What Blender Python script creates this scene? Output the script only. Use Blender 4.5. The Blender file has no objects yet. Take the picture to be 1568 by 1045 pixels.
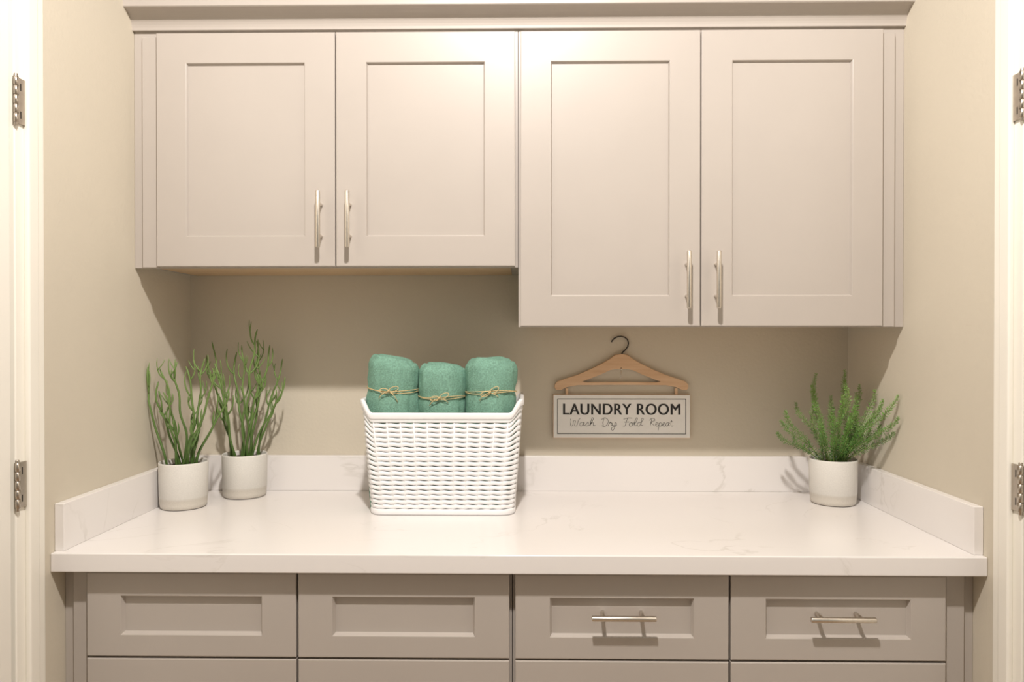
import bpy, bmesh, math, random
from mathutils import Vector, Matrix
random.seed(7)
scene = bpy.context.scene
try:
    scene.view_settings.view_transform = 'Standard'
    scene.view_settings.look = 'None'
except Exception:
    pass
COL = scene.collection

# ------------------------------------------------------------------ materials
def new_mat(name, color, rough=0.5, metal=0.0, spec=0.5):
    m = bpy.data.materials.new(name); m.use_nodes = True
    b = m.node_tree.nodes['Principled BSDF']
    b.inputs['Base Color'].default_value = (*color, 1)
    b.inputs['Roughness'].default_value = rough
    b.inputs['Metallic'].default_value = metal
    b.inputs['Specular IOR Level'].default_value = spec
    return m

def add_noise(m, scale=50, amt=0.08, bump=0.0, bscale=None, dist=0.001, detail=3):
    nt = m.node_tree; b = nt.nodes['Principled BSDF']
    tc = nt.nodes.new('ShaderNodeTexCoord')
    base = b.inputs['Base Color'].default_value[:3]
    if amt > 0:
        n = nt.nodes.new('ShaderNodeTexNoise'); n.inputs['Scale'].default_value = scale
        n.inputs['Detail'].default_value = detail
        r = nt.nodes.new('ShaderNodeValToRGB')
        r.color_ramp.elements[0].position = 0.3; r.color_ramp.elements[1].position = 0.7
        r.color_ramp.elements[0].color = (*[c*(1-amt) for c in base], 1)
        r.color_ramp.elements[1].color = (*[min(1, c*(1+amt)) for c in base], 1)
        nt.links.new(tc.outputs['Object'], n.inputs['Vector'])
        nt.links.new(n.outputs['Fac'], r.inputs['Fac'])
        nt.links.new(r.outputs['Color'], b.inputs['Base Color'])
    if bump > 0:
        n2 = nt.nodes.new('ShaderNodeTexNoise'); n2.inputs['Scale'].default_value = bscale or scale
        n2.inputs['Detail'].default_value = 2
        bp = nt.nodes.new('ShaderNodeBump'); bp.inputs['Strength'].default_value = bump
        bp.inputs['Distance'].default_value = dist
        nt.links.new(tc.outputs['Object'], n2.inputs['Vector'])
        nt.links.new(n2.outputs['Fac'], bp.inputs['Height'])
        nt.links.new(bp.outputs['Normal'], b.inputs['Normal'])
    return m

M_wall = add_noise(new_mat('wall_paint', (0.62, 0.565, 0.465), 0.75, spec=0.3), 3, 0.02, 0.35, 110, 0.0015)
M_ceil = add_noise(new_mat('ceiling_paint', (0.78, 0.75, 0.68), 0.8), 5, 0.02, 0.2, 120, 0.001)
M_cab = add_noise(new_mat('cabinet_paint', (0.475, 0.432, 0.392), 0.36), 6, 0.015, 0.06, 160, 0.0006)
M_cabin = new_mat('cabinet_gap', (0.22, 0.19, 0.16), 0.6)
M_trim = add_noise(new_mat('trim_paint', (0.88, 0.85, 0.77), 0.4), 6, 0.01)
M_door = add_noise(new_mat('door_paint', (0.86, 0.83, 0.76), 0.45), 6, 0.01)
M_nickel = add_noise(new_mat('brushed_nickel', (0.72, 0.67, 0.60), 0.3, 1.0), 200, 0.05)
M_hinge = add_noise(new_mat('hinge_metal', (0.50, 0.45, 0.39), 0.32, 1.0), 100, 0.06)
M_plastic = add_noise(new_mat('white_plastic', (0.88, 0.88, 0.89), 0.38), 30, 0.01)
M_towel = add_noise(new_mat('green_towel', (0.195, 0.365, 0.285), 0.95, spec=0.1), 260, 0.20, 0.7, 420, 0.002)
M_twine = add_noise(new_mat('jute_twine', (0.62, 0.48, 0.25), 0.9), 400, 0.25, 0.6, 500, 0.001)
M_soil = add_noise(new_mat('soil', (0.06, 0.045, 0.03), 0.95), 150, 0.5, 0.8, 150, 0.004)
M_signw = add_noise(new_mat('sign_white', (0.86, 0.85, 0.82), 0.6), 40, 0.02)
M_ink = new_mat('black_ink', (0.02, 0.02, 0.02), 0.6)
M_darkmetal = new_mat('hook_metal', (0.06, 0.055, 0.05), 0.35, 0.9)

def wood_mat(name, c1, c2, scale=(4, 40, 40)):
    m = new_mat(name, c1, 0.5); nt = m.node_tree; b = nt.nodes['Principled BSDF']
    tc = nt.nodes.new('ShaderNodeTexCoord'); mp = nt.nodes.new('ShaderNodeMapping')
    mp.inputs['Scale'].default_value = scale
    n = nt.nodes.new('ShaderNodeTexNoise'); n.inputs['Scale'].default_value = 2; n.inputs['Detail'].default_value = 5
    r = nt.nodes.new('ShaderNodeValToRGB')
    r.color_ramp.elements[0].position = .3; r.color_ramp.elements[1].position = .7
    r.color_ramp.elements[0].color = (*c1, 1); r.color_ramp.elements[1].color = (*c2, 1)
    nt.links.new(tc.outputs['Object'], mp.inputs['Vector']); nt.links.new(mp.outputs['Vector'], n.inputs['Vector'])
    nt.links.new(n.outputs['Fac'], r.inputs['Fac']); nt.links.new(r.outputs['Color'], b.inputs['Base Color'])
    return m
M_wood = wood_mat('hanger_wood', (0.64, 0.41, 0.24), (0.76, 0.53, 0.34))
M_under = wood_mat('cabinet_underside_wood', (0.60, 0.42, 0.25), (0.68, 0.50, 0.31))
M_floor = wood_mat('floor_wood', (0.30, 0.20, 0.12), (0.40, 0.28, 0.18), (2, 12, 12))

def quartz():
    m = new_mat('quartz_counter', (0.84, 0.81, 0.79), 0.22); nt = m.node_tree; b = nt.nodes['Principled BSDF']
    tc = nt.nodes.new('ShaderNodeTexCoord')
    n = nt.nodes.new('ShaderNodeTexNoise'); n.inputs['Scale'].default_value = 2.6
    n.inputs['Detail'].default_value = 6; n.inputs['Distortion'].default_value = 1.3
    r = nt.nodes.new('ShaderNodeValToRGB'); cr = r.color_ramp
    base = (0.82, 0.79, 0.77, 1)
    cr.elements[0].position = 0.489; cr.elements[0].color = base
    cr.elements[1].position = 0.511; cr.elements[1].color = base
    e = cr.elements.new(0.5); e.color = (0.71, 0.68, 0.65, 1)
    n2 = nt.nodes.new('ShaderNodeTexNoise'); n2.inputs['Scale'].default_value = 5
    r2 = nt.nodes.new('ShaderNodeValToRGB')
    r2.color_ramp.elements[0].position = .47; r2.color_ramp.elements[1].position = .66
    mx = nt.nodes.new('ShaderNodeMix'); mx.data_type = 'RGBA'
    mx.inputs[6].default_value = base
    nt.links.new(tc.outputs['Object'], n.inputs['Vector']); nt.links.new(n.outputs['Fac'], r.inputs['Fac'])
    nt.links.new(tc.outputs['Object'], n2.inputs['Vector']); nt.links.new(n2.outputs['Fac'], r2.inputs['Fac'])
    nt.links.new(r2.outputs['Color'], mx.inputs[0]); nt.links.new(r.outputs['Color'], mx.inputs[7])
    nt.links.new(mx.outputs[2], b.inputs['Base Color'])
    return m
M_quartz = quartz()

def pot_mat():
    m = new_mat('pot_ceramic', (0.80, 0.77, 0.70), 0.5); nt = m.node_tree; b = nt.nodes['Principled BSDF']
    tc = nt.nodes.new('ShaderNodeTexCoord'); sp = nt.nodes.new('ShaderNodeSeparateXYZ')
    r = nt.nodes.new('ShaderNodeValToRGB')
    r.color_ramp.elements[0].position = 0.026; r.color_ramp.elements[0].color = (0.68, 0.64, 0.57, 1)
    r.color_ramp.elements[1].position = 0.030; r.color_ramp.elements[1].color = (0.80, 0.78, 0.73, 1)
    n = nt.nodes.new('ShaderNodeTexNoise'); n.inputs['Scale'].default_value = 350
    mx = nt.nodes.new('ShaderNodeMix'); mx.data_type = 'RGBA'; mx.blend_type = 'MULTIPLY'; mx.inputs[0].default_value = 0.18
    nt.links.new(tc.outputs['Object'], sp.inputs[0]); nt.links.new(sp.outputs['Z'], r.inputs['Fac'])
    nt.links.new(tc.outputs['Object'], n.inputs['Vector'])
    nt.links.new(r.outputs['Color'], mx.inputs[6]); nt.links.new(n.outputs['Fac'], mx.inputs[7])
    nt.links.new(mx.outputs[2], b.inputs['Base Color'])
    return m
M_pot = pot_mat()

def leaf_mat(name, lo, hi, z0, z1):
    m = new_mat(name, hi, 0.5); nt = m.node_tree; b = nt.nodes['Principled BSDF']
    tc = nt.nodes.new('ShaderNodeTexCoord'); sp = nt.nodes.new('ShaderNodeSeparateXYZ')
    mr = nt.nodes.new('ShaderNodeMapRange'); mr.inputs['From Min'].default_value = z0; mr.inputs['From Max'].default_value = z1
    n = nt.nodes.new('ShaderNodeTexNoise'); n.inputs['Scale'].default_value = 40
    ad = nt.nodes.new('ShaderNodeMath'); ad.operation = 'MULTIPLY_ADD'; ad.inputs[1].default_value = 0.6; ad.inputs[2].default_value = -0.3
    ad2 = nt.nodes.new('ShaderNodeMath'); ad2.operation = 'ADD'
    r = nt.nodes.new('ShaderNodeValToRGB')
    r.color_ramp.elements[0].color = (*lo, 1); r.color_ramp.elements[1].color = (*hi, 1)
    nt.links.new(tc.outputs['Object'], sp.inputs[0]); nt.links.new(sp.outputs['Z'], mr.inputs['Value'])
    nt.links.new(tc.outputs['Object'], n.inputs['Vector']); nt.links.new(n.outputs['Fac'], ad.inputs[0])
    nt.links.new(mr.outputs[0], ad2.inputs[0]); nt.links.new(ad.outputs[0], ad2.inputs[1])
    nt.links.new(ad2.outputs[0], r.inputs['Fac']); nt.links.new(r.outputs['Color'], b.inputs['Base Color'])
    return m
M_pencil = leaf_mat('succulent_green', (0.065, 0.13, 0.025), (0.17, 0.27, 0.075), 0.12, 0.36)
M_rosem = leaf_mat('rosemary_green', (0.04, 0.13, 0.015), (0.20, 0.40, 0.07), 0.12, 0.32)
M_stem = new_mat('rosemary_stem', (0.20, 0.28, 0.08), 0.6)

# ------------------------------------------------------------------ helpers
def empty(name, loc=(0, 0, 0)):
    e = bpy.data.objects.new(name, None); e.location = loc; e.empty_display_size = 0.1
    COL.objects.link(e); return e

def mesh_obj(name, verts, faces, mat, parent=None, smooth=False, loc=(0, 0, 0)):
    me = bpy.data.meshes.new(name); me.from_pydata([tuple(v) for v in verts], [], faces)
    me.update()
    bm = bmesh.new(); bm.from_mesh(me); bmesh.ops.recalc_face_normals(bm, faces=bm.faces); bm.to_mesh(me); bm.free()
    if mat: me.materials.append(mat)
    if smooth:
        for p in me.polygons: p.use_smooth = True
    o = bpy.data.objects.new(name, me); COL.objects.link(o); o.location = loc
    if parent: o.parent = parent
    return o

def box(name, x0, x1, y0, y1, z0, z1, mat, parent=None, bevel=0.0):
    v = [(x, y, z) for x in (x0, x1) for y in (y0, y1) for z in (z0, z1)]
    f = [(0, 1, 3, 2), (4, 6, 7, 5), (0, 4, 5, 1), (2, 3, 7, 6), (0, 2, 6, 4), (1, 5, 7, 3)]
    o = mesh_obj(name, v, f, mat, parent)
    if bevel > 0:
        b = o.modifiers.new('bev', 'BEVEL'); b.width = bevel; b.segments = 3; b.limit_method = 'ANGLE'
        for p in o.data.polygons: p.use_smooth = True
        w = o.modifiers.new('wn', 'WEIGHTED_NORMAL')
    return o

def shaker(name, x0, x1, z0, z1, yf, mat, parent, stile=0.077, top=0.077, bot=0.077, th=0.020, slope=0.0022, depth=0.0075):
    """Shaker panel whose front faces -Y at yf."""
    def L(dx0, dzt, dzb, y): return [(x0+dx0, y, z0+dzb), (x1-dx0, y, z0+dzb), (x1-dx0, y, z1-dzt), (x0+dx0, y, z1-dzt)]
    s = stile
    loops = [L(0, 0, 0, yf+th), L(0, 0, 0, yf+.0022), L(.0007, .0007, .0007, yf+.0007), L(.0022, .0022, .0022, yf),
             L(s-.0015, top-.0015, bot-.0015, yf), L(s-.0004, top-.0004, bot-.0004, yf+.0006), L(s, top, bot, yf+.0020),
             L(s+slope, top+slope, bot+slope, yf+depth)]
    v = []; f = []
    for l in loops: v += l
    for i in range(len(loops)-1):
        for k in range(4):
            a = i*4+k; b = i*4+(k+1) % 4
            f.append((a, b, b+4, a+4))
    n = len(loops)*4
    f.append((n-4, n-3, n-2, n-1)); f.append((0, 1, 2, 3))
    return mesh_obj(name, v, f, mat, parent)

def tube_geo(V, F, pts, radii, sides=8, caps=True):
    """append tube along polyline"""
    base = len(V); n = len(pts)
    pts = [Vector(p) for p in pts]
    up = None
    for i, p in enumerate(pts):
        if i == 0: t = pts[1]-pts[0]
        elif i == n-1: t = pts[-1]-pts[-2]
        else: t = pts[i+1]-pts[i-1]
        t.normalize()
        if up is None:
            up = Vector((0, 0, 1)) if abs(t.z) < 0.9 else Vector((1, 0, 0))
        s = t.cross(up); s.normalize(); up = s.cross(t); up.normalize()
        r = radii[i] if isinstance(radii, (list, tuple)) else radii
        for k in range(sides):
            a = 2*math.pi*k/sides
            V.append(p + s*math.cos(a)*r + up*math.sin(a)*r)
    for i in range(n-1):
        for k in range(sides):
            a = base+i*sides+k; b = base+i*sides+(k+1) % sides
            F.append((a, b, b+sides, a+sides))
    if caps:
        F.append(tuple(base+k for k in range(sides)))
        F.append(tuple(base+(n-1)*sides+k for k in range(sides)))

def tube(name, pts, r, mat, parent=None, sides=12):
    V = []; F = []; tube_geo(V, F, pts, r, sides)
    return mesh_obj(name, V, F, mat, parent, smooth=True)

def cyl(name, p0, p1, r, mat, parent=None, sides=20, e=None):
    p0 = Vector(p0); p1 = Vector(p1); d = (p1-p0); L = d.length; d.normalize()
    if e is None: e = min(r*.25, L*.2)
    o = tube(name, [p0, p0+d*e*.3, p0+d*e, p1-d*e, p1-d*e*.3, p1], [r*.75, r*.93, r, r, r*.93, r*.75], mat, parent, sides)
    return o

# ------------------------------------------------------------------ room shell
XL, XR, YB = -0.992, 0.957, 2.18
CZ = 3.08
box('wall_left', XL-0.12, XL, 1.50, YB+0.12, 0, CZ, M_wall)
box('wall_right', XR, XR+0.12, 1.50, YB+0.12, 0, CZ, M_wall)
box('wall_back', XL, XR, YB, YB+0.12, 0, CZ, M_wall)
box('wall_hall_left', -2.2, XL-0.12, 1.43, 1.55, 0, CZ, M_wall)
box('wall_hall_right', XR+0.12, 2.2, 1.43, 1.55, 0, CZ, M_wall)
box('wall_header', XL-.12, XR+.12, 1.41, 1.50, 2.46, CZ, M_wall)
box('floor', -2.2, 2.2, -1.6, YB+0.12, -0.05, 0, M_floor)
box('ceiling', -2.2, 2.2, -1.6, YB+0.12, CZ, CZ+0.05, M_ceil)

def jamb(name, side):
    s = -1 if side == 'L' else 1
    X = XL if side == 'L' else XR
    def bx(n, a, b, y0, y1, par, bev=0.003, z1=2.46):
        xs = sorted((X - s*a, X - s*b))
        return box(n, xs[0], xs[1], y0, y1, 0, z1, M_trim, par, bev)
    e = empty(name)
    bx('jamb_board', -0.12, 0.007, 1.412, 1.500, e)
    bx('door_stop', 0.006, 0.018, 1.437, 1.468, e, 0.004)
    bx('stop_bead', 0.006, 0.012, 1.466, 1.476, e, 0.003)
    return e
jamb('trim_1', 'L'); jamb('trim_2', 'R')
box('trim_3', XL+.02, XR-.02, 1.415, 1.498, 2.44, 2.459, M_trim, None, 0.003)

def door(name, side):
    s = -1 if side == 'L' else 1
    X = XL if side == 'L' else XR
    e = empty(name, (X - s*0.004, 1.406, 0)); e.rotation_euler = (0, 0, s*0.05)
    th = 0.035
    xs = sorted((0, s*th))
    box('leaf', xs[0], xs[1], -0.90, -0.002, 0.012, 2.43, M_door, e, 0.003)
    for (z0, z1) in ((0.2, 0.95), (1.1, 2.25)):
        for (a, b, c, d) in ((-0.78, -0.76, z0, z1), (-0.14, -0.12, z0, z1), (-0.78, -0.12, z0, z0+.02), (-0.78, -0.12, z1-.02, z1)):
            x2 = sorted((-s*0.004, s*0.002))
            box('panel_mould', x2[0], x2[1], a, b, c, d, M_door, e, 0.002)
    for i, z in enumerate((0.25, 1.072, 1.822)):
        for k in range(5):
            z0 = z-0.0445+k*0.0178
            cyl('hinge_knuckle', (-s*0.006, 0.006, z0+0.0003), (-s*0.006, 0.006, z0+0.0175), 0.0052, M_hinge, e, 16, 0.0003)
        cyl('hinge_pin', (-s*0.006, 0.006, z-0.050), (-s*0.006, 0.006, z+0.050), 0.0036, M_hinge, e, 12)
        box('hinge_leaf', min(-s*.0062, -s*.0035), max(-s*.0062, -s*.0035), 0.008, 0.031, z-0.0445, z+0.0445, M_hinge, e, 0.0006)
        for dz in (-.027, .027):
            box('hinge_slot', min(-s*.0066, -s*.0055), max(-s*.0066, -s*.0055), 0.0175, 0.0200, z+dz-.007, z+dz+.007, M_darkmetal, e, 0.0003)
    return e
door('door_1', 'L'); door('door_2', 'R')

# ------------------------------------------------------------------ upper cabinets
YD = 1.845
def bar_pull_v(x, z0, z1, par, yd):
    yb = yd-0.032
    cyl('pull_bar', (x, yb, z0), (x, yb, z1), 0.0058, M_nickel, par)
    h = z1-z0
    for z in (z0+h*.22, z1-h*.22):
        cyl('pull_post', (x, yb, z), (x, yd, z), 0.0042, M_nickel, par, 12)

def wall_cabinet(name, xa, xb, xd0, xm, xd1, zb, fill_side):
    e = empty(name)
    box('carcass', xa, xb, 1.868, YB-.001, zb+0.006, 2.150, M_cab, e)
    box('bottom_panel', xa+.02, xb-.02, 1.885, YB-.002, zb+0.0045, zb+0.0062, M_under, e)
    box('face_frame', xa, xb, 1.865, 1.884, zb-0.002, 2.150, M_cab, e, 0.001)
    if fill_side == 'L':
        box('filler_strip', xa+0.024, xd0-.003, 1.856, 1.866, zb-.002, 2.122, M_cab, e, 0.002)
    else:
        box('filler_strip', xd1+.003, xb-0.026, 1.856, 1.866, zb-.002, 2.122, M_cab, e, 0.002)
    shaker('cabinet_door_a', xd0, xm-.0014, zb, 2.128, YD, M_cab, e)
    shaker('cabinet_door_b', xm+.0014, xd1, zb, 2.128, YD, M_cab, e)
    hz = zb+0.044
    bar_pull_v(xm-.036, hz, hz+.141, e, YD)
    bar_pull_v(xm+.037, hz, hz+.141, e, YD)
    return e
wall_cabinet('wall_cabinet', XL+.0005, -0.0125, -0.9257, -0.4718, -0.0200, 1.539, 'L')
wall_cabinet('wall_cabinet', -0.0115, XR-.0005, -0.0065, 0.4442, 0.8962, 1.388, 'R')

# crown moulding
prof = [(1.866, 2.139), (1.856, 2.139)]
for i in range(11):
    a = i/10*math.pi/2
    prof.append((1.8555-0.040*(1-math.cos(a)), 2.1395+0.0415*math.sin(a)))
prof += [(1.8135, 2.183), (1.8135, 2.199), (1.817, 2.202), (1.866, 2.202)]
V = []; F = []
n = len(prof)
for X in (XL, XR):
    V += [(X, y, z) for y, z in prof]
for i in range(n):
    j = (i+1) % n; F.append((i, j, j+n, i+n))
F.append(tuple(range(n))); F.append(tuple(range(n, 2*n)))
mesh_obj('crown_molding', V, F, M_cab)

# ------------------------------------------------------------------ base cabinets
YF = 1.555
CT = 0.907
def base_cabinet(name, xa, xb, d0, dm, d1, pulls, fill):
    e = empty(name)
    box('carcass', xa, xb, 1.577, YB-.001, 0.10, CT-0.0405, M_cab, e)
    box('toe_kick', xa, xb, 1.64, YB-.001, 0.001, 0.10, M_cabin, e)
    box('face_frame', xa, xb, 1.575, 1.59, 0.10, CT-0.0405, M_cab, e, 0.001)
    if fill == 'L':
        box('filler_strip', xa+.022, d0-.006, 1.567, 1.577, 0.10, CT-.041, M_cab, e, 0.002)
    else:
        box('filler_strip', d1+.006, xb-.022, 1.567, 1.577, 0.10, CT-.041, M_cab, e, 0.002)
    for (z0, z1, t) in ((0.678, 0.857, 0.05), (0.394, 0.6735, 0.06), (0.11, 0.3895, 0.06)):
        shaker('drawer_front', d0, dm-.0022, z0, z1, YF, M_cab, e, 0.074, t, t-.003, slope=.004, depth=.011)
        shaker('drawer_front', dm+.0022, d1, z0, z1, YF, M_cab, e, 0.074, t, t-.003, slope=.004, depth=.011)
        if pulls:
            zc = 0.775 if z1 > .8 else (z0+z1)/2
            for xc in ((d0+dm)/2, (dm+d1)/2):
                yb = YF-.028
                cyl('pull_bar', (xc-.067, yb, zc), (xc+.067, yb, zc), .0058, M_nickel, e)
                for xx in (xc-.041, xc+.041):
                    cyl('pull_post', (xx, yb, zc), (xx, YF+.010, zc), .0042, M_nickel, e, 12)
base_cabinet('base_cabinet', XL+.0005, -0.0235, -0.9330, -0.4810, -0.0290, False, 'L')
base_cabinet('base_cabinet', -0.0225, XR-.0005, -0.0165, 0.4366, 0.8890, True, 'R')

ct = empty('quartz_countertop')
box('slab', XL+.0003, XR-.0003, 1.525, YB-.0005, CT-.04, CT, M_quartz, ct, 0.0025)
box('backsplash_back', XL+.0205, XR-.0205, YB-.02, YB-.0005, CT, 1.010, M_quartz, ct, 0.0015)
box('backsplash_left', XL+.0003, XL+.02, 1.540, YB-.0005, CT, 1.008, M_quartz, ct, 0.0015)
box('backsplash_right', XR-.02, XR-.0003, 1.540, YB-.0005, CT, 1.008, M_quartz, ct, 0.0015)

# ------------------------------------------------------------------ basket
def rrect(hx, hy, r, n):
    """n points (x,y,nx,ny) evenly around a rounded rect, start mid front"""
    P = 4*(hx-r)+4*(hy-r)+2*math.pi*r
    out = []
    L = [('l', (0, -hy), (hx-r, -hy), (0, -1)), ('a', (hx-r, -hy+r), -math.pi/2), ('l', (hx, -hy+r), (hx, hy-r), (1, 0)),
         ('a', (hx-r, hy-r), 0), ('l', (hx-r, hy), (-hx+r, hy), (0, 1)), ('a', (-hx+r, hy-r), math.pi/2),
         ('l', (-hx, hy-r), (-hx, -hy+r), (-1, 0)), ('a', (-hx+r, -hy+r), math.pi), ('l', (-hx+r, -hy), (0, -hy), (0, -1))]
    lens = [math.dist(s[1], s[2]) if s[0] == 'l' else math.pi*r/2 for s in L]
    for i in range(n):
        d = P*i/n
        k = 0
        while k < len(L)-1 and d > lens[k]: d -= lens[k]; k += 1
        s = L[k]
        if s[0] == 'l':
            t = min(1, d/lens[k]); x = s[1][0]+(s[2][0]-s[1][0])*t; y = s[1][1]+(s[2][1]-s[1][1])*t
            out.append((x, y, s[3][0], s[3][1]))
        else:
            a = s[2]+d/r; out.append((s[1][0]+r*math.cos(a), s[1][1]+r*math.sin(a), math.cos(a), math.sin(a)))
    return out

bk = empty('laundry_basket', (-0.207, 1.980, CT+.001))
BH = 0.262
def bsize(t): return 0.182+0.0215*t, 0.115+0.0215*t
def raise_z(x, y, hx):
    w = (abs(x)-(hx-0.030))/0.028
    w = max(0, min(1, w)); return 0.036*w*w*(3-2*w)
def ring(V, F, t, off_fn, a, b_fn, n, sides=8, power=1.0, z_fn=lambda i: 0.0):
    hx, hy = bsize(t)
    pts = rrect(hx, hy, 0.035, n)
    base = len(V)
    for i, (x, y, nx, ny) in enumerate(pts):
        z = t*(BH+raise_z(x, y, hx)*t*t)+z_fn(i)
        o = off_fn(i); b = b_fn(i)
        for k in range(sides):
            ang = 2*math.pi*k/sides
            ca, sa = math.cos(ang), math.sin(ang)
            ca = math.copysign(abs(ca)**power, ca); sa = math.copysign(abs(sa)**power, sa)
            V.append((x+nx*(o+a*ca), y+ny*(o+a*ca), z+b*sa))
    for i in range(n):
        j = (i+1) % n
        for k in range(sides):
            l = (k+1) % sides
            F.append((base+i*sides+k, base+i*sides+l, base+j*sides+l, base+j*sides+k))
V = []; F = []
PER = 38; N = PER*16; ROWS = 18
zlo, zhi = 0.015/BH, 0.236/BH
for rI in range(ROWS):
    t = zlo+(zhi-zlo)*(rI+.5)/ROWS
    def cw(i): return (0.5+0.5*math.cos(2*math.pi*PER*i/N))**1.6
    ring(V, F, t, lambda i: 0.0011*math.sin(2*math.pi*PER*i/N), 0.0026, lambda i: 0.0051+0.0012*cw(i), N, 8, 0.8,
         lambda i: 0.0009*math.sin(2*math.pi*PER*i/N))
mesh_obj('woven_strands', V, F, M_plastic, bk, smooth=True)
V = []; F = []
pb = rrect(*bsize(0), .035, PER); pt = rrect(*bsize(1), .035, PER)
for i in range(PER):
    a = pb[i]; c = pt[i]
    zt = BH+raise_z(c[0], c[1], bsize(1)[0])-.01
    tube_geo(V, F, [(a[0]-a[2]*.0005, a[1]-a[3]*.0005, .004), (c[0]-c[2]*.0005, c[1]-c[3]*.0005, zt)], .0028, 6)
mesh_obj('stakes', V, F, M_plastic, bk, smooth=True)
V = []; F = []
ring(V, F, (BH-.008)/BH, lambda i: 0.0015, 0.0055, lambda i: 0.0085, 240, 16, 0.6)
ring(V, F, (BH-.020)/BH, lambda i: 0.001, 0.0035, lambda i: 0.0050, 240, 10, 0.8)
mesh_obj('rim', V, F, M_plastic, bk, smooth=True)
V = []; F = []
ring(V, F, 0.0075/BH, lambda i: 0.0005, 0.0045, lambda i: 0.0078, 240, 12, 0.7)
bp = rrect(0.180, 0.113, .035, 120); b0 = len(V)
V += [(p[0], p[1], 0.001) for p in bp]+[(p[0], p[1], 0.005) for p in bp]
F.append(tuple(b0+i for i in range(120))); F.append(tuple(b0+120+i for i in range(120)))
F += [(b0+i, b0+(i+1) % 120, b0+120+(i+1) % 120, b0+120+i) for i in range(120)]
mesh_obj('base_plate', V, F, M_plastic, bk, smooth=True)

# ------------------------------------------------------------------ towels
from mathutils import noise
def towel(X, Y, R, ztop, seed, slant):
    e = empty('rolled_towel', (X, Y, CT+.008))
    H = ztop-(CT+.008)
    V = []; F = []
    prof = []
    nz = 26
    for i in range(nz):
        z = H*0.0+ (H-0.035)*i/(nz-1)
        prof.append((R*(0.90+0.10*min(1, z/(H*.6))), z))
    for i in range(1, 12):
        a = i/12*math.pi/2
        prof.append((R-0.034*(1-math.cos(a)), H-0.035+0.035*math.sin(a)))
    rr = R-0.034
    for i in range(1, 14):
        prof.append((rr*(1-i/13.5), H+0.0))
    NA = 96
    for i, (r, z) in enumerate(prof):
        for k in range(NA):
            a = 2*math.pi*k/NA
            if i > nz+2:
                turns = (r/R*3.2 + a/(2*math.pi)) % 1.0
                g = -0.008*math.exp(-((turns-.5)/.14)**2)*min(1, (i-nz-2)/5)
                zz = z+g
            else: zz = z
            nn = noise.noise(Vector((math.cos(a)*2.2+seed*7, math.sin(a)*2.2, z*9)))*0.006
            nn += noise.noise(Vector((math.cos(a)*6+seed*3, math.sin(a)*6, z*40)))*0.0026
            wz = (H-0.088)
            nn -= 0.0045*math.exp(-((z-wz)/.010)**2)
            da = (a-(-math.pi/2+0.9+seed*.3)) % (2*math.pi)
            nn += 0.004*math.exp(-da*2.2) if i < nz+8 else 0
            q = max(0, z/H-.7)/.3
            x = math.cos(a)*(r+nn)
            zz += slant*x/R*q + noise.noise(Vector((x*20+seed, math.sin(a)*r*20, 1)))*0.006*q
            V.append((x, math.sin(a)*(r+nn), zz))
    n = len(prof)
    for i in range(n-1):
        for k in range(NA):
            l = (k+1) % NA
            F.append((i*NA+k, i*NA+l, (i+1)*NA+l, (i+1)*NA+k))
    F.append(tuple(range(NA))); F.append(tuple((n-1)*NA+k for k in range(NA)))
    mesh_obj('towel_roll', V, F, M_towel, e, smooth=True)
    wz = H-0.088
    V = []; F = []
    for j, dz in enumerate((-.0018, .0018)):
        pts = []
        for k in range(49):
            a = 2*math.pi*k/48
            pts.append((math.cos(a)*(R+.0005), math.sin(a)*(R+.0005), wz+dz+0.003*math.sin(a*2+seed+j)+slant*.3*math.cos(a)))
        tube_geo(V, F, pts, .0011, 6)
    fy = -R-.003
    def loop(sx, sz, ang):
        pts = []
        for k in range(17):
            t = k/16*2*math.pi
            lx = sx*(1-math.cos(t))/2; lz = sz*math.sin(t)
            c, s_ = math.cos(ang), math.sin(ang)
            pts.append((lx*c-lz*s_, fy-.004*math.sin(t/2)+abs(lx)*abs(lx)*6, wz+lx*s_+lz*c))
        tube_geo(V, F, pts, .0010, 6)
    loop(.026, .006, .25+seed*.1); loop(-.024, .006, -.2+seed*.15)
    for (ex, ez) in ((.022, -.028 if seed == 1 else -.012), (-.026, -.020)):
        tube_geo(V, F, [(0, fy, wz), (ex*.4, fy-.004, wz+ez*.2), (ex*.8, fy, wz+ez*.6), (ex, fy+.004, wz+ez)], .0010, 6)
    tube_geo(V, F, [(-.003, fy-.002, wz-.002), (0, fy-.005, wz+.001), (.003, fy-.002, wz+.003)], .0022, 6)
    mesh_obj('twine_bow', V, F, M_twine, e, smooth=True)
    return e
towel(-0.3400, 1.925, 0.0670, 1.312, 1, -0.013)
towel(-0.2120, 1.925, 0.0620, 1.294, 2, -0.005)
towel(-0.0840, 1.925, 0.0670, 1.308, 3, -0.002)

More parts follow.
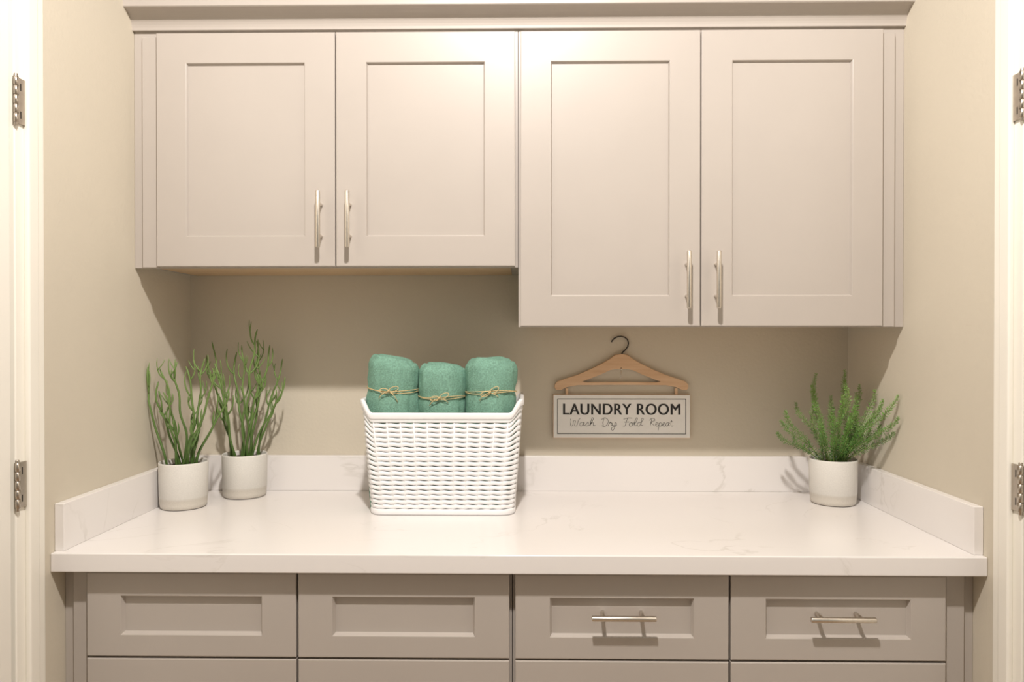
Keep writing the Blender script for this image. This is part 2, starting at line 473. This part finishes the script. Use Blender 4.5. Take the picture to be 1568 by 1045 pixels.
# ------------------------------------------------------------------ sign
sg = empty('laundry_room_sign', (0.2897, YB-.0005, 0))
W2 = 0.2010; Z0, Z1 = 1.063, 1.191
box('board', -W2, W2, -0.013, 0, Z0, Z1, M_wood, sg, 0.0008)
box('board_face', -W2+.001, W2-.001, -0.0142, -0.012, Z0+.001, Z1-.001, M_signw, sg, 0.0004)
bi = 0.012; bt = 0.0018; yb0, yb1 = -0.0147, -0.0140
for nm, a in (('border_t', (-W2+bi, W2-bi, Z1-bi-bt, Z1-bi)), ('border_b', (-W2+bi, W2-bi, Z0+bi, Z0+bi+bt)),
              ('border_l', (-W2+bi, -W2+bi+bt, Z0+bi, Z1-bi)), ('border_r', (W2-bi-bt, W2-bi, Z0+bi, Z1-bi))):
    box(nm, a[0], a[1], yb0, yb1, a[2], a[3], M_ink, sg)
for q, dx in enumerate((-.0010, 0, .0010)):
    fc = bpy.data.curves.new('sign_title', 'FONT'); fc.body = 'LAUNDRY ROOM'; fc.size = 0.046; fc.align_x = 'CENTER'
    fc.extrude = 0.0003; fc.space_character = 1.08
    fo = bpy.data.objects.new('sign_title', fc); COL.objects.link(fo); fo.parent = sg
    fo.data.materials.append(M_ink)
    bpy.context.view_layer.update()
    wd = fo.dimensions.x; hh = fo.dimensions.y
    fo.rotation_euler = (math.pi/2, 0, 0); fo.scale = (0.342/wd, 0.0325/hh, 1)
    fo.location = (dx, -0.0146-.00004*q, 1.1325)

G = {
 'W': [[(0, 1.9), (.15, 1.3), (.4, 0), (.8, 1.5), (1.05, 0), (1.5, 1.6), (1.7, 2.1)]],
 'a': [[(.75, .9), (.35, .95), (.05, .45), (.3, 0), (.65, .4), (.78, .95), (.78, .2), (1.05, .15)]],
 's': [[(0, .15), (.35, .7), (.45, 1.05), (.6, .5), (.45, .02), (.15, .1)], [(.45, .02), (.9, .2)]],
 'h': [[(0, .3), (.4, 1.5), (.35, 2.2), (.15, 1.7), (.12, 0)], [(.12, .3), (.45, .95), (.65, .6), (.68, .1), (1, .2)]],
 'D': [[(.4, 2.0), (.25, 1.0), (.3, 0), (.1, .15)], [(-.2, 1.7), (.5, 2.15), (1.3, 1.6), (1.3, .5), (.6, -.1), (.1, .15)]],
 'r': [[(0, .1), (.3, .9), (.35, 1.1), (.4, .85), (.7, .85), (.65, .2), (.95, .15)]],
 'y': [[(0, .9), (.1, .2), (.45, .2), (.7, .95), (.6, -.3), (.2, -1.1), (-.05, -.6), (.6, .0), (1, .3)]],
 'F': [[(-.1, 1.8), (.5, 2.1), (1.4, 2.1)], [(.6, 2.05), (.45, 1.0), (.3, 0), (0, .1)], [(.1, 1.05), (1.0, 1.1)]],
 'o': [[(.4, .95), (.05, .5), (.35, 0), (.7, .45), (.4, .95), (.6, .8), (1.0, .85)]],
 'l': [[(0, .3), (.4, 1.5), (.35, 2.2), (.15, 1.7), (.2, .2), (.6, .15)]],
 'd': [[(.65, .9), (.3, .95), (.05, .45), (.3, 0), (.65, .5), (.85, 2.1), (.75, .3), (1.1, .2)]],
 'R': [[(.4, 2.0), (.3, 1.0), (.25, 0)], [(-.1, 1.6), (.5, 2.15), (1.15, 1.7), (.4, 1.0), (.8, .5), (1.3, .05)]],
 'e': [[(0, .3), (.4, .55), (.55, .85), (.3, .98), (.1, .45), (.35, 0), (.8, .25)]],
 'p': [[(.1, .9), (.12, 0), (.1, -1.1)], [(.1, .4), (.4, .95), (.75, .55), (.45, .0), (.15, .15)], [(.5, .0), (.95, .2)]],
 't': [[(.3, 1.7), (.25, .3), (.5, 0), (.8, .2)], [(0, 1.2), (.65, 1.25)]],
}
ADV = {'W': 1.75, 'D': 1.5, 'F': 1.0, 'R': 1.4, 'a': 1.0, 's': .85, 'h': .95, 'r': .9, 'y': .95, 'o': .9, 'l': .55, 'd': 1.05, 'e': .75, 'p': .9, 't': .7}
cu = bpy.data.curves.new('sign_script', 'CURVE'); cu.dimensions = '3D'; cu.bevel_depth = 0.00055; cu.bevel_resolution = 1; cu.resolution_u = 6
def word(txt, xa, xb, zb, sz):
    tot = sum(ADV[c] for c in txt); sx = (xb-xa)/tot; x = xa
    for c in txt:
        for st in G[c]:
            sp = cu.splines.new('BEZIER'); sp.bezier_points.add(len(st)-1)
            for p, (u, w) in zip(sp.bezier_points, st):
                p.co = (x+u*sx+w*sx*.12, 0, zb+w*sz); p.handle_left_type = p.handle_right_type = 'AUTO'
        x += ADV[c]*sx
ZB = 1.0985
PX = 0.00192
def sx_(px): return (px-952)*PX
word('Wash', sx_(872), sx_(911), ZB, .0112); word('Dry', sx_(921), sx_(944), ZB, .0112)
word('Fold', sx_(954), sx_(984), ZB, .0112); word('Repeat', sx_(994), sx_(1030), ZB, .0108)
so = bpy.data.objects.new('sign_script', cu); COL.objects.link(so); so.parent = sg; so.location = (0, -.0145, 0)
cu.materials.append(M_ink)

def hp(px, py): return ((px-952.5)*PX, 1.191+(604-py)*PX)
half_top = [(952.5, 541.5), (962, 543), (970, 549), (980, 555), (1000, 565), (1020, 573.5), (1040, 580), (1050, 583.5), (1054.5, 588), (1055, 594), (1052, 597)]
half_bot = [(1046, 597), (1036, 592.5), (1020, 589.5), (952.5, 589)]
outer = half_top+half_bot
left = [(1905-x, y) for x, y in reversed(outer[1:-1])]
outer_full = outer+left
inner_h = [(952.5, 565), (962, 565), (970, 566.5), (984, 573), (1000, 579.5), (1012, 584), (1006, 585), (952.5, 584.5)]
inner_full = inner_h+[(1905-x, y) for x, y in reversed(inner_h[1:-1])]
hc = bpy.data.curves.new('hanger_body', 'CURVE'); hc.dimensions = '2D'; hc.fill_mode = 'BOTH'
hc.extrude = 0.0045; hc.bevel_depth = 0.0012; hc.bevel_resolution = 3; hc.offset = -0.0012
for pl in (outer_full, inner_full):
    sp = hc.splines.new('POLY'); sp.points.add(len(pl)-1)
    for p, (x, y) in zip(sp.points, pl):
        X, Z = hp(x, y); p.co = (X, Z, 0, 1)
    sp.use_cyclic_u = True
ho = bpy.data.objects.new('hanger_body', hc); COL.objects.link(ho); ho.parent = sg
ho.rotation_euler = (math.pi/2, 0, 0); ho.location = (0, -0.0065, 0); hc.materials.append(M_wood)
def hp3(px, py, y=-.0065): X, Z = hp(px, py); return (X, y, Z)
hookpts = [(953, 546), (953, 542), (955, 538.5), (959, 535), (962.5, 530), (963.5, 525), (962, 519.5), (958, 516), (952.5, 514.5), (947, 515), (942, 517.5), (938.5, 521), (937.5, 523.5)]
tube('hook', [hp3(*p) for p in hookpts], .0021, M_darkmetal, sg, 10)
for x in (869, 1036.5):
    box('link_peg', hp(x, 0)[0]-.004, hp(x, 0)[0]+.004, -.010, -.003, hp(0, 604.5)[1], hp(0, 594)[1], M_wood, sg, .001)
tube('centre_clip', [hp3(952, 566, -.014), hp3(952, 576, -.014), hp3(950.5, 579, -.014), hp3(949, 577, -.014)], .0012, M_nickel, sg, 8)
tube('clip_eye', [hp3(952, 563, -.011), hp3(952, 566.5, -.0145)], .0022, M_nickel, sg, 8)

# ------------------------------------------------------------------ plants
def pot(e):
    prof = [(0.001, 0.0), (.050, 0.0), (.055, .0012), (.0578, .005), (.0588, .012), (.0600, .029), (.0604, .0295), (.0622, .116), (.0620, .1195), (.0608, .1215), (.0590, .1205), (.0580, .117), (.0565, .104)]
    V = []; F = []; NA = 64
    for r, z in prof:
        for k in range(NA):
            a = 2*math.pi*k/NA; V.append((r*math.cos(a), r*math.sin(a), z))
    for i in range(len(prof)-1):
        for k in range(NA):
            l = (k+1) % NA; F.append((i*NA+k, i*NA+l, (i+1)*NA+l, (i+1)*NA+k))
    mesh_obj('pot', V, F, M_pot, e, smooth=True)
    V = [(0, 0, .110)]; F = []
    for j in range(1, 9):
        for k in range(32):
            a = 2*math.pi*k/32; r = .0568*j/8
            V.append((r*math.cos(a), r*math.sin(a), .108+random.uniform(-.002, .003)))
    for k in range(32): F.append((0, 1+k, 1+(k+1) % 32))
    for j in range(7):
        for k in range(32):
            a = 1+j*32+k; b = 1+j*32+(k+1) % 32; F.append((a, b, b+32, a+32))
    mesh_obj('soil', V, F, M_soil, e, smooth=True)

def branch(V, F, p, d, L, r, rng, bend, lim, taper=.75):
    """gently curved fleshy stem; returns list of pts, final dir"""
    n = max(5, int(L/.009)); pts = [p.copy()]; rad = [r]; step = L/n
    for i in range(n):
        d = (d+bend*(1.0/n)+Vector((rng.uniform(-1, 1), rng.uniform(-1, 1), 0))*.08).normalized()
        p = lim(p+d*step); pts.append(p.copy())
        t = (i+1)/n
        rr = r*(1-(1-taper)*t)
        if t > .93 and taper < .7: rr *= .6
        rad.append(rr)
    tube_geo(V, F, pts, rad, 8)
    return pts, d

def pencil_plant(loc, stems, seed, yspread=.05):
    """stems: list of (tip x, tip z) antler-like forking fleshy stems"""
    e = empty('potted_pencil_succulent', loc); pot(e)
    rng = random.Random(seed); V = []; F = []
    lx0 = XL+.007-loc[0]; ly1 = YB-.007-loc[1]
    def lim(p):
        q = p.copy(); low = q.z+loc[2] < 1.02
        q.x = max(q.x, lx0+(.02 if low else 0)); q.y = min(q.y, ly1-(.02 if low else 0)); return q
    for (tx, tz) in stems:
        x0 = max(-.034, min(.034, tx*.32+rng.uniform(-.012, .012))); y0 = rng.uniform(-.030, .025)
        ty = y0+rng.uniform(-yspread, yspread)
        p0 = Vector((x0, y0, .104)); p3 = Vector((tx, ty, tz))
        c1 = p0+Vector((tx*.10+rng.uniform(-.02, .02), (ty-y0)*.2, (tz-.104)*.42)); c2 = Vector((x0+(tx-x0)*.85+rng.uniform(-.030, .030), ty, .104+(tz-.104)*.70))
        L = (p3-p0).length; n = max(12, int(L/.010)); pts = []
        for k in range(n+1):
            t = k/n; q = p0*(1-t)**3+c1*3*t*(1-t)**2+c2*3*t*t*(1-t)+p3*t**3
            q += Vector((math.sin(k*.55+tx*80), math.cos(k*.6+tz*70), 0))*.0026
            pts.append(lim(q))
        R0 = rng.uniform(.0032, .0040)
        rad = [R0*(1-.40*(k/n)) for k in range(n+1)]; rad[-1] *= .5
        tube_geo(V, F, pts, rad, 8)
        nf = rng.choice((2, 2, 3, 3))
        for j in range(nf):
            t = rng.uniform(.42, .9); k = int(t*n); k = min(k, n-1)
            dirn = (pts[k+1]-pts[k]).normalized()
            a = rng.choice((0, math.pi))+rng.uniform(-1.0, 1.0)
            side = Vector((math.cos(a), math.sin(a)*.7, 0))
            d = (dirn+side*rng.uniform(1.1, 2.0)).normalized()
            Lb = rng.uniform(.035, .070)*(1.15-.5*t)*(L/.2)
            q, dd = branch(V, F, pts[k], d, Lb, rad[k]*.88, rng, (Vector((0, 0, 1))-side*.7)*1.4, lim, .55)
            if rng.random() < .45:
                kk = len(q)//2; a2 = a+rng.uniform(1.5, 4.5)
                s2 = Vector((math.cos(a2), math.sin(a2)*.7, 0))
                branch(V, F, q[kk], (dd+s2*1.2).normalized(), Lb*.55, rad[k]*.7, rng, Vector((0, 0, .9)), lim, .55)
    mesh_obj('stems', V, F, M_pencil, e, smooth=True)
    return e
pencil_plant((-0.9070, 1.950, CT+.0008),
   [(-.080, .375), (-.060, .335), (-.045, .370), (-.030, .385), (-.02, .31), (.012, .375), (.030, .33), (.045, .395), (.085, .365), (.115, .310), (.055, .27), (-.04, .26), (.085, .26)], 4)
pencil_plant((-0.7940, 2.085, CT+.0008),
   [(-.125, .40), (-.095, .440), (-.06, .38), (-.085, .32), (-.03, .41), (.0, .43), (.025, .445), (.05, .475), (.075, .43), (.100, .39), (.120, .34), (.085, .30), (-.03, .31), (.04, .35)], 11, .04)

def rosemary(loc, seed):
    e = empty('potted_rosemary', loc); pot(e)
    rng = random.Random(seed); V = []; F = []; VS = []; FS = []
    lx1 = XR-.008-loc[0]; ly1 = YB-.008-loc[1]
    stems = []
    for ex, ez in ((-.145, .225), (-.15, .19), (-.125, .250), (-.09, .27), (-.055, .320), (-.035, .350), (-.01, .30), (.02, .335), (.045, .360), (.06, .30), (.085, .32),
                   (.095, .27), (.10, .31), (.104, .22), (.09, .19), (-.11, .18), (-.07, .24), (.03, .27), (-.02, .25), (.06, .24), (0, .29), (.07, .21), (-.045, .28), (.015, .24), (-.03, .2), (.04, .2), (0.0, .19)):
        stems.append((ex, rng.uniform(-.09, .045), ez))
    stems += [(.10, -.15, .305), (.095, -.16, .25), (.10, -.13, .21), (.085, -.10, .29)]
    for i in range(10):
        a = rng.uniform(0, 6.28); stems.append((.05*math.cos(a), -.02+.05*math.sin(a), rng.uniform(.17, .26)))
    for (ex, ey, ez) in stems:
        a = math.atan2(ey, ex); r0 = rng.uniform(.005, .03)
        p0 = Vector((math.cos(a)*r0, math.sin(a)*r0, .105))
        p3 = Vector((ex, ey, ez))
        p1 = p0+Vector((ex*.25, ey*.25, (ez-.105)*.5)); p2 = p0+Vector((ex*.8, ey*.8, (ez-.105)*.72))
        wa = rng.uniform(.002, .004); wp = rng.uniform(0, 6)
        L = (p3-p0).length*1.08; n = int(L/.0048); pts = []
        for k in range(n+1):
            t = k/n; q = p0*(1-t)**3+p1*3*t*(1-t)**2+p2*3*t*t*(1-t)+p3*t**3
            q = q+Vector((math.sin(k*.28+wp)*wa, math.cos(k*.25+wp)*wa, 0))*min(1, t*3)
            q.x = min(q.x, lx1); q.y = min(q.y, ly1); pts.append(q)
        tube_geo(VS, FS, pts, [.0014-.0007*k/n for k in range(n+1)], 5)
        for k in range(3, n+1):
            t = k/n; tan = (pts[k]-pts[k-1])
            if tan.length < 1e-6: continue
            tan.normalize(); sd = tan.cross(Vector((.3, .2, .9))).normalized(); s2 = tan.cross(sd)
            m = 4 if t > .3 else 2
            for j in range(m):
                aa = k*1.1+2*math.pi*j/m+rng.uniform(-.5, .5)
                out = sd*math.cos(aa)+s2*math.sin(aa)
                ll = rng.uniform(.008, .0135)*(1-.5*max(0, t-.75)/.25)
                dd = (out+tan*rng.uniform(-.05, .55)).normalized()
                wv = dd.cross(tan).normalized()*.0009; nn = dd.cross(wv).normalized()*.0005
                q0 = pts[k]; qm = q0+dd*ll*.5; qe = q0+dd*ll+Vector((0, 0, .0015))
                if not (qe.x < lx1+.004 and qe.y < ly1+.004): continue
                b = len(V); V += [q0, qm+wv+nn, qe, qm-wv+nn, qm-nn*2]
                F += [(b, b+1, b+2), (b, b+2, b+3), (b, b+4, b+1), (b, b+3, b+4), (b+1, b+4, b+2), (b+4, b+3, b+2)]
    mesh_obj('stems', VS, FS, M_stem, e, smooth=True)
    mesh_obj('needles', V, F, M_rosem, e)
rosemary((0.8470, 2.020, CT+.0008), 5)

# ------------------------------------------------------------------ lights
cl = empty('ceiling_light', (-0.03, 0.42, CZ))
V = []; F = []
pr = [(.02, -.0002), (.075, -.001), (.08, -.02), (.06, -.035), (.02, -.036)]
for r, z in pr:
    for k in range(48):
        a = 2*math.pi*k/48; V.append((r*math.cos(a), r*math.sin(a), z))
for i in range(len(pr)-1):
    for k in range(48):
        l = (k+1) % 48; F.append((i*48+k, i*48+l, (i+1)*48+l, (i+1)*48+k))
mesh_obj('fixture_base', V, F, M_nickel, cl, smooth=True)
ld = bpy.data.lights.new('ceiling_lamp', 'SPOT'); ld.shadow_soft_size = 0.045; ld.energy = 205; ld.color = (1.0, 0.935, 0.88)
ld.spot_size = math.radians(130); ld.spot_blend = 0.25
lo = bpy.data.objects.new('lamp', ld); COL.objects.link(lo); lo.parent = cl; lo.location = (0, 0, -.12)
lo.rotation_euler = (math.radians(32), 0, 0)

w = bpy.data.worlds.new('World'); scene.world = w; w.use_nodes = True
bg = w.node_tree.nodes['Background']; bg.inputs['Color'].default_value = (1.0, 0.91, 0.78, 1); bg.inputs['Strength'].default_value = 0.30

# ------------------------------------------------------------------ camera
cd = bpy.data.cameras.new('camera'); cd.sensor_width = 36; cd.lens = 25.85; cd.clip_start = 0.02
co = bpy.data.objects.new('camera', cd); COL.objects.link(co)
co.location = (0, 0, 1.362); co.rotation_euler = (math.pi/2-0.006, 0, 0.015)
scene.camera = co
